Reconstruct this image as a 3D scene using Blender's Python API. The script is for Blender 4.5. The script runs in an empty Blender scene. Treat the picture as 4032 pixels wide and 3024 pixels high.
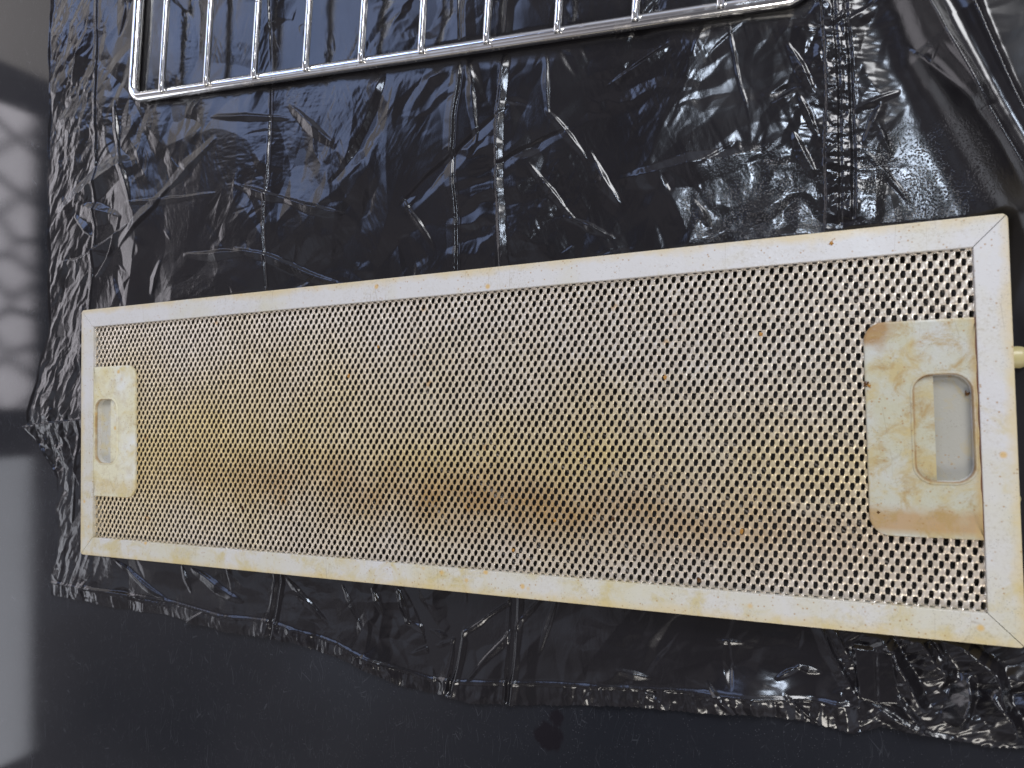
import bpy, bmesh, math, random
import numpy as np
from mathutils import Matrix, Vector

random.seed(7)
rng = np.random.default_rng(11)
sc = bpy.context.scene
C = sc.collection

# ------------------------------------------------------------------ camera
cam_d = bpy.data.cameras.new('camera')
cam = bpy.data.objects.new('camera', cam_d)
C.objects.link(cam)
cam.matrix_world = Matrix(((0.9200573, 0.0293538, 0.3906825, 0.18306),
                           (-0.0173308, 0.9992625, -0.0342652, 0.01089),
                           (-0.3914002, 0.0247552, 0.9198875, 0.31559),
                           (0, 0, 0, 1)))
cam_d.sensor_width = 36
cam_d.lens = 24.162
cam_d.clip_start = 0.01
cam_d.clip_end = 50
cam_d.dof.use_dof = True
cam_d.dof.focus_distance = 0.37
cam_d.dof.aperture_fstop = 16
sc.camera = cam

# ------------------------------------------------------------------ view
sc.view_settings.view_transform = 'Standard'
sc.view_settings.look = 'None'
sc.view_settings.exposure = 0.0
sc.view_settings.gamma = 1.0
sc.view_settings.use_curve_mapping = False

# ------------------------------------------------------------------ world: dim room
world = bpy.data.worlds.new('World')
sc.world = world
world.use_nodes = True
wn, wl = world.node_tree.nodes, world.node_tree.links
wn.clear()
wo = wn.new('ShaderNodeOutputWorld')
wb = wn.new('ShaderNodeBackground')
wt = wn.new('ShaderNodeTexCoord')
wz = wn.new('ShaderNodeTexNoise')
wz.inputs['Scale'].default_value = 1.6
wz.inputs['Detail'].default_value = 3
wr = wn.new('ShaderNodeValToRGB')
cr = wr.color_ramp
cr.elements[0].position = 0.36
cr.elements[0].color = (0.09, 0.088, 0.10, 1)
cr.elements[1].position = 0.66
cr.elements[1].color = (0.60, 0.65, 0.80, 1)
e = cr.elements.new(0.5)
e.color = (0.32, 0.30, 0.325, 1)
wl.new(wt.outputs['Generated'], wz.inputs['Vector'])
wl.new(wz.outputs['Fac'], wr.inputs['Fac'])
wl.new(wr.outputs['Color'], wb.inputs['Color'])
wb.inputs['Strength'].default_value = 0.85
wl.new(wb.outputs[0], wo.inputs['Surface'])


# ------------------------------------------------------------------ lamps
def area(name, loc, target, sx, sy, radiance, col, normal=None):
    d = bpy.data.lights.new(name, 'AREA')
    d.shape = 'RECTANGLE'
    d.size, d.size_y = sx, sy
    d.energy = radiance * math.pi * sx * sy
    d.color = col
    o = bpy.data.objects.new(name, d)
    C.objects.link(o)
    o.location = loc
    v = Vector(target) - Vector(loc)
    o.rotation_euler = v.to_track_quat('-Z', 'Y').to_euler()
    return o, d


area('window_light', (0.75, 1.15, 1.10), (0.05, 0, 0), 0.62, 0.62, 16.5, (0.96, 0.97, 1.0))
area('room_light', (0.25, -1.1, 0.75), (0.05, 0, 0), 0.45, 0.35, 13.0, (1.0, 0.95, 0.88))
area('blue_sky_light', (-1.45, 1.60, 1.75), (-0.1, 0.2, 0), 1.3, 0.8, 3.2, (0.42, 0.57, 1.0))
area('overhead_light', (0.30, 0.42, 1.15), (0.2, 0.12, 0), 0.12, 0.12, 66.0, (0.72, 0.83, 1.0))


# the three panes of the window beyond the left end of the worktop
def pane(name, y0, y1, z0, z1, rad, col, lace=False):
    o, d = area(name, (-1.6, (y0 + y1) / 2, (z0 + z1) / 2), (0, (y0 + y1) / 2, (z0 + z1) / 2),
                y1 - y0, z1 - z0, rad, col)
    if lace:
        d.use_nodes = True
        n, l = d.node_tree.nodes, d.node_tree.links
        em = next(x for x in n if x.type == 'EMISSION')
        g = n.new('ShaderNodeNewGeometry')
        v = n.new('ShaderNodeTexVoronoi')
        v.feature = 'DISTANCE_TO_EDGE'
        v.inputs['Scale'].default_value = 10.5
        v.inputs['Randomness'].default_value = 0.45
        r = n.new('ShaderNodeMapRange')
        r.inputs['From Min'].default_value = 0.0
        r.inputs['From Max'].default_value = 0.16
        r.inputs['To Min'].default_value = 0.12
        r.inputs['To Max'].default_value = 1.1
        mp = n.new('ShaderNodeMapping')
        mp.inputs['Scale'].default_value = (1, 1, 0.8)
        mp.inputs['Rotation'].default_value = (0.78, 0, 0)
        l.new(g.outputs['Position'], mp.inputs['Vector'])
        l.new(mp.outputs[0], v.inputs['Vector'])
        l.new(v.outputs['Distance'], r.inputs['Value'])
        l.new(r.outputs[0], em.inputs['Strength'])


pane('pane_light_upper', 0.88, 1.55, 0.15, 1.3, 0.8, (1.0, 0.93, 0.88))
pane('pane_light_middle', 0.03, 0.775, 0.15, 0.80, 2.7, (0.97, 0.93, 1.0), True)
pane('pane_light_lower', -0.82, -0.09, 0.15, 0.80, 1.75, (0.88, 0.91, 1.0))


# ------------------------------------------------------------------ helpers
def link_mesh(name, verts, faces, mat, parent=None, smooth=False):
    me = bpy.data.meshes.new(name)
    me.from_pydata([tuple(v) for v in verts], [], faces)
    me.update()
    o = bpy.data.objects.new(name, me)
    C.objects.link(o)
    me.materials.append(mat)
    if smooth:
        me.polygons.foreach_set('use_smooth', [True] * len(me.polygons))
    if parent:
        o.parent = parent
    return o


def np_mesh(name, V, F, mat, parent=None, smooth=True):
    """V (n,3), F (m,4) numpy"""
    me = bpy.data.meshes.new(name)
    me.vertices.add(len(V))
    me.vertices.foreach_set('co', V.astype(np.float32).ravel())
    me.loops.add(F.size)
    me.loops.foreach_set('vertex_index', F.astype(np.int32).ravel())
    me.polygons.add(len(F))
    me.polygons.foreach_set('loop_start', np.arange(0, F.size, F.shape[1], dtype=np.int32))
    me.polygons.foreach_set('loop_total', np.full(len(F), F.shape[1], dtype=np.int32))
    me.polygons.foreach_set('use_smooth', np.full(len(F), smooth))
    me.update(calc_edges=True)
    me.validate()
    me.materials.append(mat)
    o = bpy.data.objects.new(name, me)
    C.objects.link(o)
    if parent:
        o.parent = parent
    return o


def tag(o, label=None, cat=None, group=None, kind=None):
    if label: o['label'] = label
    if cat: o['category'] = cat
    if group: o['group'] = group
    if kind: o['kind'] = kind
    return o


class NT:
    """small node-tree writer"""
    def __init__(s, name):
        s.m = bpy.data.materials.new(name)
        s.m.use_nodes = True
        s.t = s.m.node_tree
        s.n, s.l = s.t.nodes, s.t.links
        s.n.clear()
        s.out = s.n.new('ShaderNodeOutputMaterial')
        s.b = s.n.new('ShaderNodeBsdfPrincipled')
        s.l.new(s.b.outputs[0], s.out.inputs['Surface'])
        s.tc = s.n.new('ShaderNodeTexCoord').outputs['Object']

    def put(s, node, key, v):
        if v is None: return
        if isinstance(v, bpy.types.NodeSocket):
            s.l.new(v, node.inputs[key])
        else:
            node.inputs[key].default_value = v

    def noise(s, scale, detail=4, rough=0.55, vec=None, dist=0.0):
        x = s.n.new('ShaderNodeTexNoise')
        s.put(x, 'Vector', vec or s.tc)
        s.put(x, 'Scale', scale); s.put(x, 'Detail', detail)
        s.put(x, 'Roughness', rough); s.put(x, 'Distortion', dist)
        return x.outputs['Fac']

    def voro(s, scale, feature='F1', vec=None, rnd=1.0):
        x = s.n.new('ShaderNodeTexVoronoi')
        x.feature = feature
        s.put(x, 'Vector', vec or s.tc)
        s.put(x, 'Scale', scale); s.put(x, 'Randomness', rnd)
        return x

    def mr(s, v, a, b, c=0.0, d=1.0):
        x = s.n.new('ShaderNodeMapRange')
        s.put(x, 'Value', v); s.put(x, 'From Min', a); s.put(x, 'From Max', b)
        s.put(x, 'To Min', c); s.put(x, 'To Max', d)
        return x.outputs[0]

    def math(s, op, a, b=None, c=None):
        x = s.n.new('ShaderNodeMath')
        x.operation = op
        for i, v in enumerate((a, b, c)):
            if v is not None: s.put(x, i, v)
        return x.outputs[0]

    def mix(s, f, a, b):
        x = s.n.new('ShaderNodeMix')
        x.data_type = 'RGBA'
        s.put(x, 0, f); s.put(x, 6, a); s.put(x, 7, b)
        return x.outputs[2]

    def mapping(s, scale=(1, 1, 1), rot=(0, 0, 0), loc=(0, 0, 0), vec=None):
        x = s.n.new('ShaderNodeMapping')
        s.put(x, 'Vector', vec or s.tc)
        s.put(x, 'Scale', scale); s.put(x, 'Rotation', rot); s.put(x, 'Location', loc)
        return x.outputs[0]

    def xyz(s):
        x = s.n.new('ShaderNodeSeparateXYZ')
        s.put(x, 0, s.tc)
        return x.outputs

    def dist(s, p):
        x = s.n.new('ShaderNodeVectorMath')
        x.operation = 'DISTANCE'
        s.put(x, 0, s.tc); s.put(x, 1, p)
        return x.outputs['Value']

    def bump(s, h, strength, distance, normal=None):
        x = s.n.new('ShaderNodeBump')
        s.put(x, 'Height', h); s.put(x, 'Strength', strength); s.put(x, 'Distance', distance)
        if normal is not None: s.put(x, 'Normal', normal)
        return x.outputs[0]

    def set(s, **k):
        names = dict(color='Base Color', rough='Roughness', metal='Metallic', spec='Specular IOR Level',
                     normal='Normal', coat='Coat Weight', coatr='Coat Roughness', sss='Subsurface Weight')
        for a, v in k.items(): s.put(s.b, names[a], v)
        return s.m


def rgb(r, g, b): return (r, g, b, 1.0)


# ------------------------------------------------------------------ materials
def worktop_mat():
    t = NT('black_worktop')
    n1 = t.noise(9, 5)
    base = t.mix(n1, rgb(0.009, 0.010, 0.013), rgb(0.015, 0.016, 0.020))
    # hair-fine scratches in several directions
    scr = None
    for i, (rz, sc_, th) in enumerate(((0.5, 190, 0.013), (1.7, 170, 0.012), (2.6, 230, 0.012), (1.15, 260, 0.012))):
        wv = t.n.new('ShaderNodeTexNoise')
        t.put(wv, 'Vector', t.tc); t.put(wv, 'Scale', 25.0)
        vm = t.n.new('ShaderNodeVectorMath'); vm.operation = 'MULTIPLY_ADD'
        t.put(vm, 0, wv.outputs['Color']); t.put(vm, 1, (0.02, 0.02, 0.0)); t.put(vm, 2, t.tc)
        m = t.mapping(scale=(1.0, 0.16, 1.0), rot=(0, 0, rz), vec=vm.outputs[0])
        v = t.voro(sc_, 'DISTANCE_TO_EDGE', m)
        line = t.mr(v.outputs['Distance'], th, 0.0)
        gate = t.mr(t.noise(55 + 13 * i, 2, vec=t.mapping(loc=(3.1 * i, 1, 0))), 0.56, 0.66)
        f = t.math('MULTIPLY', line, gate)
        scr = f if scr is None else t.math('MAXIMUM', scr, f)
    col = t.mix(t.math('MULTIPLY', scr, 0.36), base, rgb(0.085, 0.09, 0.10))
    dust = t.voro(900)
    sp = t.math('MULTIPLY', t.mr(dust.outputs['Distance'], 0.16, 0.08), t.mr(t.noise(120, 2), 0.45, 0.56))
    col = t.mix(t.math('MULTIPLY', sp, 0.85), col, rgb(0.10, 0.10, 0.11))
    # damp smear near the bag hem
    d1 = t.math('MINIMUM', t.dist((0.0655, -0.1475, 0)), t.math('ADD', t.dist((0.069, -0.139, 0)), 0.003))
    wetn = t.math('ADD', d1, t.math('MULTIPLY', t.math('SUBTRACT', t.noise(110, 3), 0.5), 0.010))
    wet = t.mr(wetn, 0.0078, 0.0062)
    col = t.mix(t.math('MULTIPLY', wet, 0.75), col, rgb(0.006, 0.004, 0.006))
    ro = t.mr(t.noise(30, 5), 0.3, 0.7, 0.048, 0.075)
    nb = t.bump(t.noise(1400, 2), 0.03, 0.0002)
    return t.set(color=col, rough=ro, normal=nb, spec=0.5)


def bag_mat():
    t = NT('black_bin_bag_plastic')
    n1 = t.noise(14, 4)
    col = t.mix(n1, rgb(0.0075, 0.0065, 0.007), rgb(0.013, 0.012, 0.014))
    ro = t.mr(t.noise(22, 4), 0.3, 0.7, 0.14, 0.25)
    # crinkle too fine for the mesh
    w = t.mapping(scale=(1.0, 0.45, 1.0), rot=(0, 0, 0.5))
    fine = t.noise(420, 3, 0.6, vec=w, dist=0.6)
    gate = t.mr(t.noise(26, 3), 0.48, 0.66, 0.03, 1.0)
    nb = t.bump(t.math('MULTIPLY', fine, gate), 0.32, 0.0004)
    # frosted, water-speckled film behind the filter
    sm = t.math('MAXIMUM', t.mr(t.dist((0.165, 0.092, 0)), 0.036, 0.012),
                t.mr(t.dist((0.228, 0.098, 0)), 0.030, 0.010))
    drops = t.voro(1250)
    dr = t.mr(drops.outputs['Distance'], 0.0, 0.5, 1.0, 0.0)
    sm2 = t.math('MULTIPLY', sm, t.mr(t.noise(70, 3), 0.35, 0.6))
    nb = t.bump(t.math('MULTIPLY', dr, sm2), 0.75, 0.0004, nb)
    return t.set(color=col, rough=ro, normal=nb, spec=0.55)


def painted(name, kind):
    """cream painted aluminium, yellowed by grease"""
    t = NT(name)
    x, y, z = t.xyz()
    white, cream, yel = rgb(0.56, 0.545, 0.525), rgb(0.54, 0.51, 0.40), rgb(0.50, 0.41, 0.18)
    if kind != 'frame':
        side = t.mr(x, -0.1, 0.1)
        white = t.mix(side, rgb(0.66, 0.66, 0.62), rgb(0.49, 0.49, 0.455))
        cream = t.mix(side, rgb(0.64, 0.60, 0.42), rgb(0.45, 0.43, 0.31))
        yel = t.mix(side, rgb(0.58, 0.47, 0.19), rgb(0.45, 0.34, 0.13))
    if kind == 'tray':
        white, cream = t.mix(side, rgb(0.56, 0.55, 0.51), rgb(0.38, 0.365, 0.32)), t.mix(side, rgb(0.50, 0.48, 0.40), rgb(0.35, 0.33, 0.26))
    brown = rgb(0.33, 0.18, 0.06)
    big = t.noise(26, 5, 0.6, dist=0.4)
    if kind == 'frame':
        # lower rail is the yellowest, the upper-right the cleanest
        bias = t.mr(y, 0.08, -0.08, -0.13, 0.05)
        lo, hi = 0.36, 0.64
    elif kind == 'plate':
        bias = t.mr(t.noise(60, 3), 0.3, 0.7, -0.02, 0.10)
        lo, hi = 0.37, 0.56
    else:
        bias = t.mr(x, -0.25, 0.25, 0.0, -0.05)
        lo, hi = 0.3, 0.6
    f = t.mr(t.math('ADD', big, bias), lo, hi)
    col = t.mix(f, white, cream)
    med = t.math('ADD', t.noise(75, 5, 0.65, dist=0.5), bias)
    col = t.mix(t.math('MULTIPLY', t.mr(med, 0.53, 0.70), 0.75), col, yel)
    if kind == 'plate':
        # brown bake-on along the lower edge and the inner top corner
        e1 = t.math('ADD', t.mr(y, -0.026, -0.034), t.math('MULTIPLY', t.noise(120, 4), 1.0))
        e1 = t.mr(e1, 0.85, 1.45)
        e1 = t.math('MULTIPLY', t.math('MULTIPLY', e1, t.mr(y, -0.0415, -0.0385)), t.mr(x, 0.0, 0.1, 0.25, 1.0))
        col = t.mix(t.math('MULTIPLY', e1, 0.75), col, rgb(0.40, 0.23, 0.09))
        e2 = t.math('ADD', t.mr(t.dist((0.2085, 0.0395, 0.0101)), 0.014, 0.0), t.math('MULTIPLY', t.noise(150, 4), 0.8))
        col = t.mix(t.math('MULTIPLY', t.mr(e2, 0.70, 1.15), 0.9), col, rgb(0.30, 0.16, 0.045))
        e3 = t.math('ADD', t.mr(t.math('ABSOLUTE', t.math('SUBTRACT', x, 0.2426)), 0.004, 0.0), t.math('MULTIPLY', t.noise(170, 4), 0.8))
        col = t.mix(t.math('MULTIPLY', t.mr(e3, 0.75, 1.4), 0.75), col, rgb(0.45, 0.31, 0.12))
    if name == 'cream_painted_rail':
        # grease dried along the outer and inner edges of the rails
        ax, ay = t.math('ABSOLUTE', x), t.math('ABSOLUTE', y)
        eo = t.math('MINIMUM', t.math('SUBTRACT', 0.2547, ax), t.math('SUBTRACT', 0.080, ay))
        en = t.math('ADD', t.mr(eo, 0.0055, 0.0, 0.0, 0.45), t.math('MULTIPLY', t.noise(45, 5, 0.65), 1.0))
        col = t.mix(t.math('MULTIPLY', t.mr(en, 0.62, 0.95), 0.6), col, rgb(0.58, 0.44, 0.18))
    if kind == 'frame' or kind == 'plate':
        gr = t.math('MULTIPLY', t.mr(t.noise(800, 3, 0.7), 0.5, 0.75), t.mr(t.noise(38, 4), 0.38, 0.65))
        col = t.mix(t.math('MULTIPLY', gr, 0.55), col, rgb(0.33, 0.27, 0.17))
    if kind == 'plate':
        mm = t.math('MULTIPLY', t.mr(t.noise(105, 6, 0.72, dist=0.6), 0.50, 0.66), t.mr(x, 0.0, 0.1, 0.35, 0.85))
        col = t.mix(mm, col, rgb(0.36, 0.24, 0.085))
        qx = t.math('SUBTRACT', t.math('ABSOLUTE', t.math('SUBTRACT', t.math('ABSOLUTE', x), 0.2316)), 0.0032)
        qy = t.math('SUBTRACT', t.math('ABSOLUTE', t.math('SUBTRACT', y, 0.0002)), 0.0140)
        px, py = t.math('MAXIMUM', qx, 0.0), t.math('MAXIMUM', qy, 0.0)
        dd = t.math('SQRT', t.math('ADD', t.math('MULTIPLY', px, px), t.math('MULTIPLY', py, py)))
        rim = t.mr(t.math('ABSOLUTE', t.math('SUBTRACT', dd, 0.0064)), 0.0007, 0.0002)
        rim = t.math('MULTIPLY', rim, t.mr(t.noise(150, 3), 0.35, 0.6, 0.35, 1.0))
        col = t.mix(t.math('MULTIPLY', rim, 0.7), col, rgb(0.30, 0.15, 0.05))
    # orange grease spots
    v = t.voro(95)
    spot = t.math('MULTIPLY', t.mr(v.outputs['Distance'], 0.16, 0.07), t.mr(t.noise(33, 1), 0.53, 0.56))
    col = t.mix(t.math('MULTIPLY', spot, 0.8), col, rgb(0.58, 0.36, 0.10))
    # brown and dark specks
    v2 = t.voro(430)
    s2 = t.math('MULTIPLY', t.mr(v2.outputs['Distance'], 0.20, 0.11), t.mr(t.noise(85, 2), 0.44, 0.54))
    col = t.mix(t.math('MULTIPLY', s2, 0.68), col, brown)
    v3 = t.voro(1000)
    s3 = t.math('MULTIPLY', t.mr(v3.outputs['Distance'], 0.26, 0.14), t.mr(t.noise(140, 2), 0.52, 0.60))
    col = t.mix(t.math('MULTIPLY', s3, 0.5), col, rgb(0.22, 0.20, 0.17))
    # short hair-like scratches
    m = t.mapping(scale=(1, 0.15, 1), rot=(0, 0, 0.9))
    v4 = t.voro(95, 'DISTANCE_TO_EDGE', m)
    s4 = t.math('MULTIPLY', t.mr(v4.outputs['Distance'], 0.010, 0.0), t.mr(t.noise(40, 2), 0.60, 0.66))
    col = t.mix(t.math('MULTIPLY', s4, 0.5), col, rgb(0.25, 0.19, 0.12))
    h = t.math('ADD', t.math('MULTIPLY', t.noise(700, 3), 0.5), t.mr(t.voro(520).outputs['Distance'], 0.35, 0.0, 0, 0.7))
    nb = t.bump(h, 0.35, 0.00018)
    ro = t.mr(t.noise(60, 4), 0.3, 0.7, 0.28, 0.5)
    return t.set(color=col, rough=ro, normal=nb, spec=0.45)


def mesh_mat():
    t = NT('greasy_perforated_aluminium')
    x, y, z = t.xyz()
    base = t.mix(t.noise(60, 4), rgb(0.70, 0.60, 0.46), rgb(0.84, 0.77, 0.66))
    # broad yellow film, strongest left of centre and along the lower middle
    yel = t.math('ADD', t.mr(t.math('ABSOLUTE', t.math('ADD', y, 0.012)), 0.075, 0.0, 0.0, 0.55),
                 t.math('MULTIPLY', t.noise(17, 5, 0.6), 0.9))
    yel = t.math('ADD', yel, t.mr(x, 0.20, -0.15, -0.25, 0.02))
    col = t.mix(t.math('MULTIPLY', t.mr(yel, 0.46, 1.0), 0.85), base, rgb(0.72, 0.55, 0.21))
    # brown baked band that slopes gently down to the right
    yc = t.math('MULTIPLY_ADD', x, -0.052, -0.0335)
    dy = t.math('ABSOLUTE', t.math('SUBTRACT', y, yc))
    band = t.mr(dy, 0.024, 0.003)
    band = t.math('MULTIPLY', band, t.mr(x, -0.24, -0.05))
    band = t.math('MULTIPLY', band, t.mr(x, 0.235, 0.10, 0.25, 1.0))
    band = t.math('MULTIPLY', band, t.mr(t.noise(42, 4), 0.32, 0.6, 0.25, 1.0))
    col = t.mix(t.math('MULTIPLY', band, 0.88), col, rgb(0.46, 0.27, 0.08))
    v = t.voro(60)
    spot = t.math('MULTIPLY', t.mr(v.outputs['Distance'], 0.13, 0.07), t.mr(t.noise(23, 1), 0.52, 0.56))
    col = t.mix(t.math('MULTIPLY', spot, 0.7), col, rgb(0.55, 0.30, 0.08))
    grain = t.noise(900, 2)
    col = t.mix(t.mr(grain, 0.3, 0.7, 0.0, 0.45), col, rgb(0.42, 0.33, 0.25))
    nb = t.bump(t.noise(1300, 2), 0.6, 0.0003)
    return t.set(color=col, rough=0.27, metal=0.42, normal=nb, spec=0.7)


def simple(name, col, rough=0.4, metal=0.0, bump=0.0, scale=300, vary=0.25, spec=0.5):
    t = NT(name)
    c2 = tuple(c * (1 - vary) for c in col[:3]) + (1,)
    c = t.mix(t.noise(scale * 0.2, 4), col, c2)
    kw = dict(color=c, rough=t.mr(t.noise(scale * 0.3, 3), 0.3, 0.7, rough * 0.75, rough * 1.2), metal=metal, spec=spec)
    if bump: kw['normal'] = t.bump(t.noise(scale, 3), bump, 0.0003)
    return t.set(**kw)


def chrome_mat():
    t = NT('chromed_wire')
    g = t.mr(t.noise(120, 4), 0.50, 0.72)
    v = t.voro(420)
    sp = t.math('MULTIPLY', t.mr(v.outputs['Distance'], 0.22, 0.1), t.mr(t.noise(70, 2), 0.5, 0.58))
    col = t.mix(t.math('MULTIPLY', g, 0.5), rgb(0.93, 0.93, 0.92), rgb(0.55, 0.47, 0.39))
    col = t.mix(sp, col, rgb(0.08, 0.05, 0.03))
    return t.set(color=col, metal=t.mr(sp, 0, 1, 1, 0.2), rough=t.mr(g, 0, 1, 0.13, 0.32),
                 normal=t.bump(t.noise(260, 2), 0.08, 0.0003))


M_top = worktop_mat()
M_bag = bag_mat()
M_frame = painted('cream_painted_rail', 'frame')
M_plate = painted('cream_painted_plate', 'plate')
M_tray = painted('cream_painted_recess_wall', 'frame')
M_floor = painted('greyed_recess_floor', 'tray')
M_mesh = mesh_mat()
M_inner = simple('dark_inner_mesh', rgb(0.10, 0.085, 0.07), 0.35, 0.6, 0.8, 900, 0.8)
M_back = simple('dark_filter_back', rgb(0.018, 0.015, 0.013), 0.7)
M_chrome = chrome_mat()
M_pin = simple('yellowed_plastic_pin', rgb(0.55, 0.47, 0.22), 0.35, 0.0, 0.2, 250, 0.3)
M_grease = simple('baked_grease', rgb(0.10, 0.045, 0.012), 0.12, 0.0, 0.3, 500, 0.4)
M_amber = simple('amber_grease', rgb(0.42, 0.20, 0.04), 0.18, 0.0, 0.3, 500, 0.4)
M_gap = simple('rusty_gap_line', rgb(0.16, 0.06, 0.02), 0.5, 0.0, 0.3, 500, 0.5)

# ------------------------------------------------------------------ worktop
bm = bmesh.new()
bmesh.ops.create_cube(bm, size=1.0, matrix=Matrix.Translation((0.1, 0.05, -0.02)) @ Matrix.Diagonal((2.0, 1.5, 0.04, 1)))
bmesh.ops.bevel(bm, geom=bm.edges[:], offset=0.003, segments=3, affect='EDGES')
me = bpy.data.meshes.new('worktop')
bm.to_mesh(me); bm.free()
me.materials.append(M_top)
top = bpy.data.objects.new('worktop', me)
C.objects.link(top)
tag(top, 'black scratched worktop under the bag and the filter', 'worktop', kind='structure')


# ------------------------------------------------------------------ bin bag
def vnoise(x, y, seed):
    """smooth value noise, unit lattice"""
    r = np.random.default_rng(seed)
    T = r.random((256, 256)).astype(np.float32)
    xi, yi = np.floor(x).astype(int), np.floor(y).astype(int)
    fx, fy = x - xi, y - yi
    fx = fx * fx * fx * (fx * (fx * 6 - 15) + 10)
    fy = fy * fy * fy * (fy * (fy * 6 - 15) + 10)
    a = T[xi & 255, yi & 255]; b = T[(xi + 1) & 255, yi & 255]
    c = T[xi & 255, (yi + 1) & 255]; d = T[(xi + 1) & 255, (yi + 1) & 255]
    return (a + (b - a) * fx) * (1 - fy) + (c + (d - c) * fx) * fy


def fbm(x, y, seed, octv=4, gain=0.5):
    s, a, n = 0, 1.0, 0
    for k in range(octv):
        s = s + a * vnoise(x * 2 ** k + 17.3 * k, y * 2 ** k - 9.1 * k, seed + k)
        n += a; a *= gain
    return s / n


def smooth(a, b, v):
    t = np.clip((v - a) / (b - a), 0, 1)
    return t * t * (3 - 2 * t)


LEFT = [(-0.12, -0.2947), (-0.1117, -0.2947), (-0.096, -0.2964), (-0.0852, -0.2934), (-0.0556, -0.292), (-0.0319, -0.2914),
        (-0.0281, -0.2938), (-0.0123, -0.3071), (0.0030, -0.3222), (0.0051, -0.3232), (0.012, -0.3222), (0.0365, -0.3133), (0.0686, -0.3027),
        (0.1231, -0.3018), (0.1792, -0.3047), (0.2154, -0.3034), (0.2425, -0.302), (0.2881, -0.3005),
        (0.3064, -0.3001), (0.45, -0.299)]
BOT = [(-0.2947, -0.1117), (-0.2822, -0.1116), (-0.2426, -0.114), (-0.2138, -0.1153), (-0.1892, -0.1148),
       (-0.1734, -0.116), (-0.1418, -0.1188), (-0.1214, -0.1192), (-0.1063, -0.1188), (-0.0895, -0.1195),
       (-0.0561, -0.1247), (-0.0409, -0.128), (-0.0262, -0.1326), (-0.0165, -0.1345), (0.0093, -0.1357),
       (0.0225, -0.1372), (0.0439, -0.1347), (0.0775, -0.1301), (0.1, -0.1267), (0.129, -0.1247),
       (0.1514, -0.1224), (0.1677, -0.1211), (0.1839, -0.1214), (0.1968, -0.1231), (0.2073, -0.1186),
       (0.2236, -0.1194), (0.228, -0.1192), (0.2418, -0.1207), (0.2551, -0.1188), (0.38, -0.118)]
NX, NY = 1450, 1150
XR, YT = 0.37, 0.43
s = np.linspace(0, 1, NX)[None, :] * np.ones((NY, 1))
t_ = np.linspace(0, 1, NY)[:, None] * np.ones((1, NX))
X0 = -0.2947 + s * (XR + 0.2947)
yb = np.interp(X0, [p[0] for p in BOT], [p[1] for p in BOT])
tooth = 0.00055 * np.abs(((X0 / 0.0026) % 1) - 0.5) * 2 * (0.4 + 1.2 * vnoise(X0 * 60, X0 * 0, 5))
yb = yb - tooth + 0.0006 * (vnoise(X0 * 160, X0 * 0 + 3, 6) - .5)
Y = yb + t_ * (YT - yb)
xl = np.interp(Y, [p[0] for p in LEFT], [p[1] for p in LEFT])
xl = xl + 0.0015 * (vnoise(Y * 90, Y * 0 + 2, 8) - .5)
X = xl + s * (XR - xl)

H = 0.0008 * np.ones_like(X)
# lazy undulation
H += 0.0016 * fbm(X * 14, Y * 14, 20, 2)
wx = 0.004 * (fbm(X * 30, Y * 30, 30, 3) - .5)
wy = 0.004 * (fbm(X * 30, Y * 30, 40, 3) - .5)


def crease(cx, cy, th, L, w1, w2, a, curve=0.0, wig=1.0):
    """tent-profile crease: climbs over w1, falls over w2"""
    R = L + max(w1, w2) + 0.004
    i = (np.abs(X - cx) < R) & (np.abs(Y - cy) < R)
    if not i.any(): return
    x, y = X[i] - cx + wx[i] * wig, Y[i] - cy + wy[i] * wig
    u = x * math.cos(th) + y * math.sin(th)
    d = -x * math.sin(th) + y * math.cos(th) + curve * u * u
    tp = np.clip(1 - np.abs(u) / L, 0, 1)
    tp = tp ** 0.7
    ww = 0.35 + 0.65 * tp
    p = np.where(d < 0, np.clip(1 + d / (w1 * ww), 0, 1), np.clip(1 - d / (w2 * ww), 0, 1))
    H[i] += a * p * tp


def seg_dist(pts, x, y):
    """signed perpendicular distance and run along a polyline"""
    best = np.full(x.shape, 1e9); sg = np.zeros(x.shape); run = np.zeros(x.shape)
    acc = 0.0
    for (ax, ay), (bx, by) in zip(pts[:-1], pts[1:]):
        dx, dy = bx - ax, by - ay
        L = math.hypot(dx, dy)
        k = np.clip(((x - ax) * dx + (y - ay) * dy) / (L * L), 0, 1)
        px, py = x - ax - k * dx, y - ay - k * dy
        d = np.hypot(px, py)
        c = (dx * (y - ay) - dy * (x - ax)) / L
        m = d < best
        best[m] = d[m]; sg[m] = np.sign(c[m]); run[m] = acc + k[m] * L
        acc += L
    return best, sg, run, acc


def fold(pts, wl_, wr_, a, taper=True, wig=0.35, sharp=1.0):
    """crease along a drawn line; wl_ is the flank on the left of its direction"""
    pts = list(pts)
    xs = [p[0] for p in pts]; ys = [p[1] for p in pts]
    R = max(wl_, wr_) + 0.003
    i = (X > min(xs) - R) & (X < max(xs) + R) & (Y > min(ys) - R) & (Y < max(ys) + R)
    if not i.any(): return
    d, sg, run, L = seg_dist(pts, X[i] + wig * wx[i], Y[i] + wig * wy[i])
    p = np.where(sg > 0, np.clip(1 - d / wl_, 0, 1), np.clip(1 - d / wr_, 0, 1)) ** sharp
    if taper:
        p = p * np.clip(np.minimum(run, L - run) / (0.3 * L), 0, 1) ** 0.6
    H[i] += a * p


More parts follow.
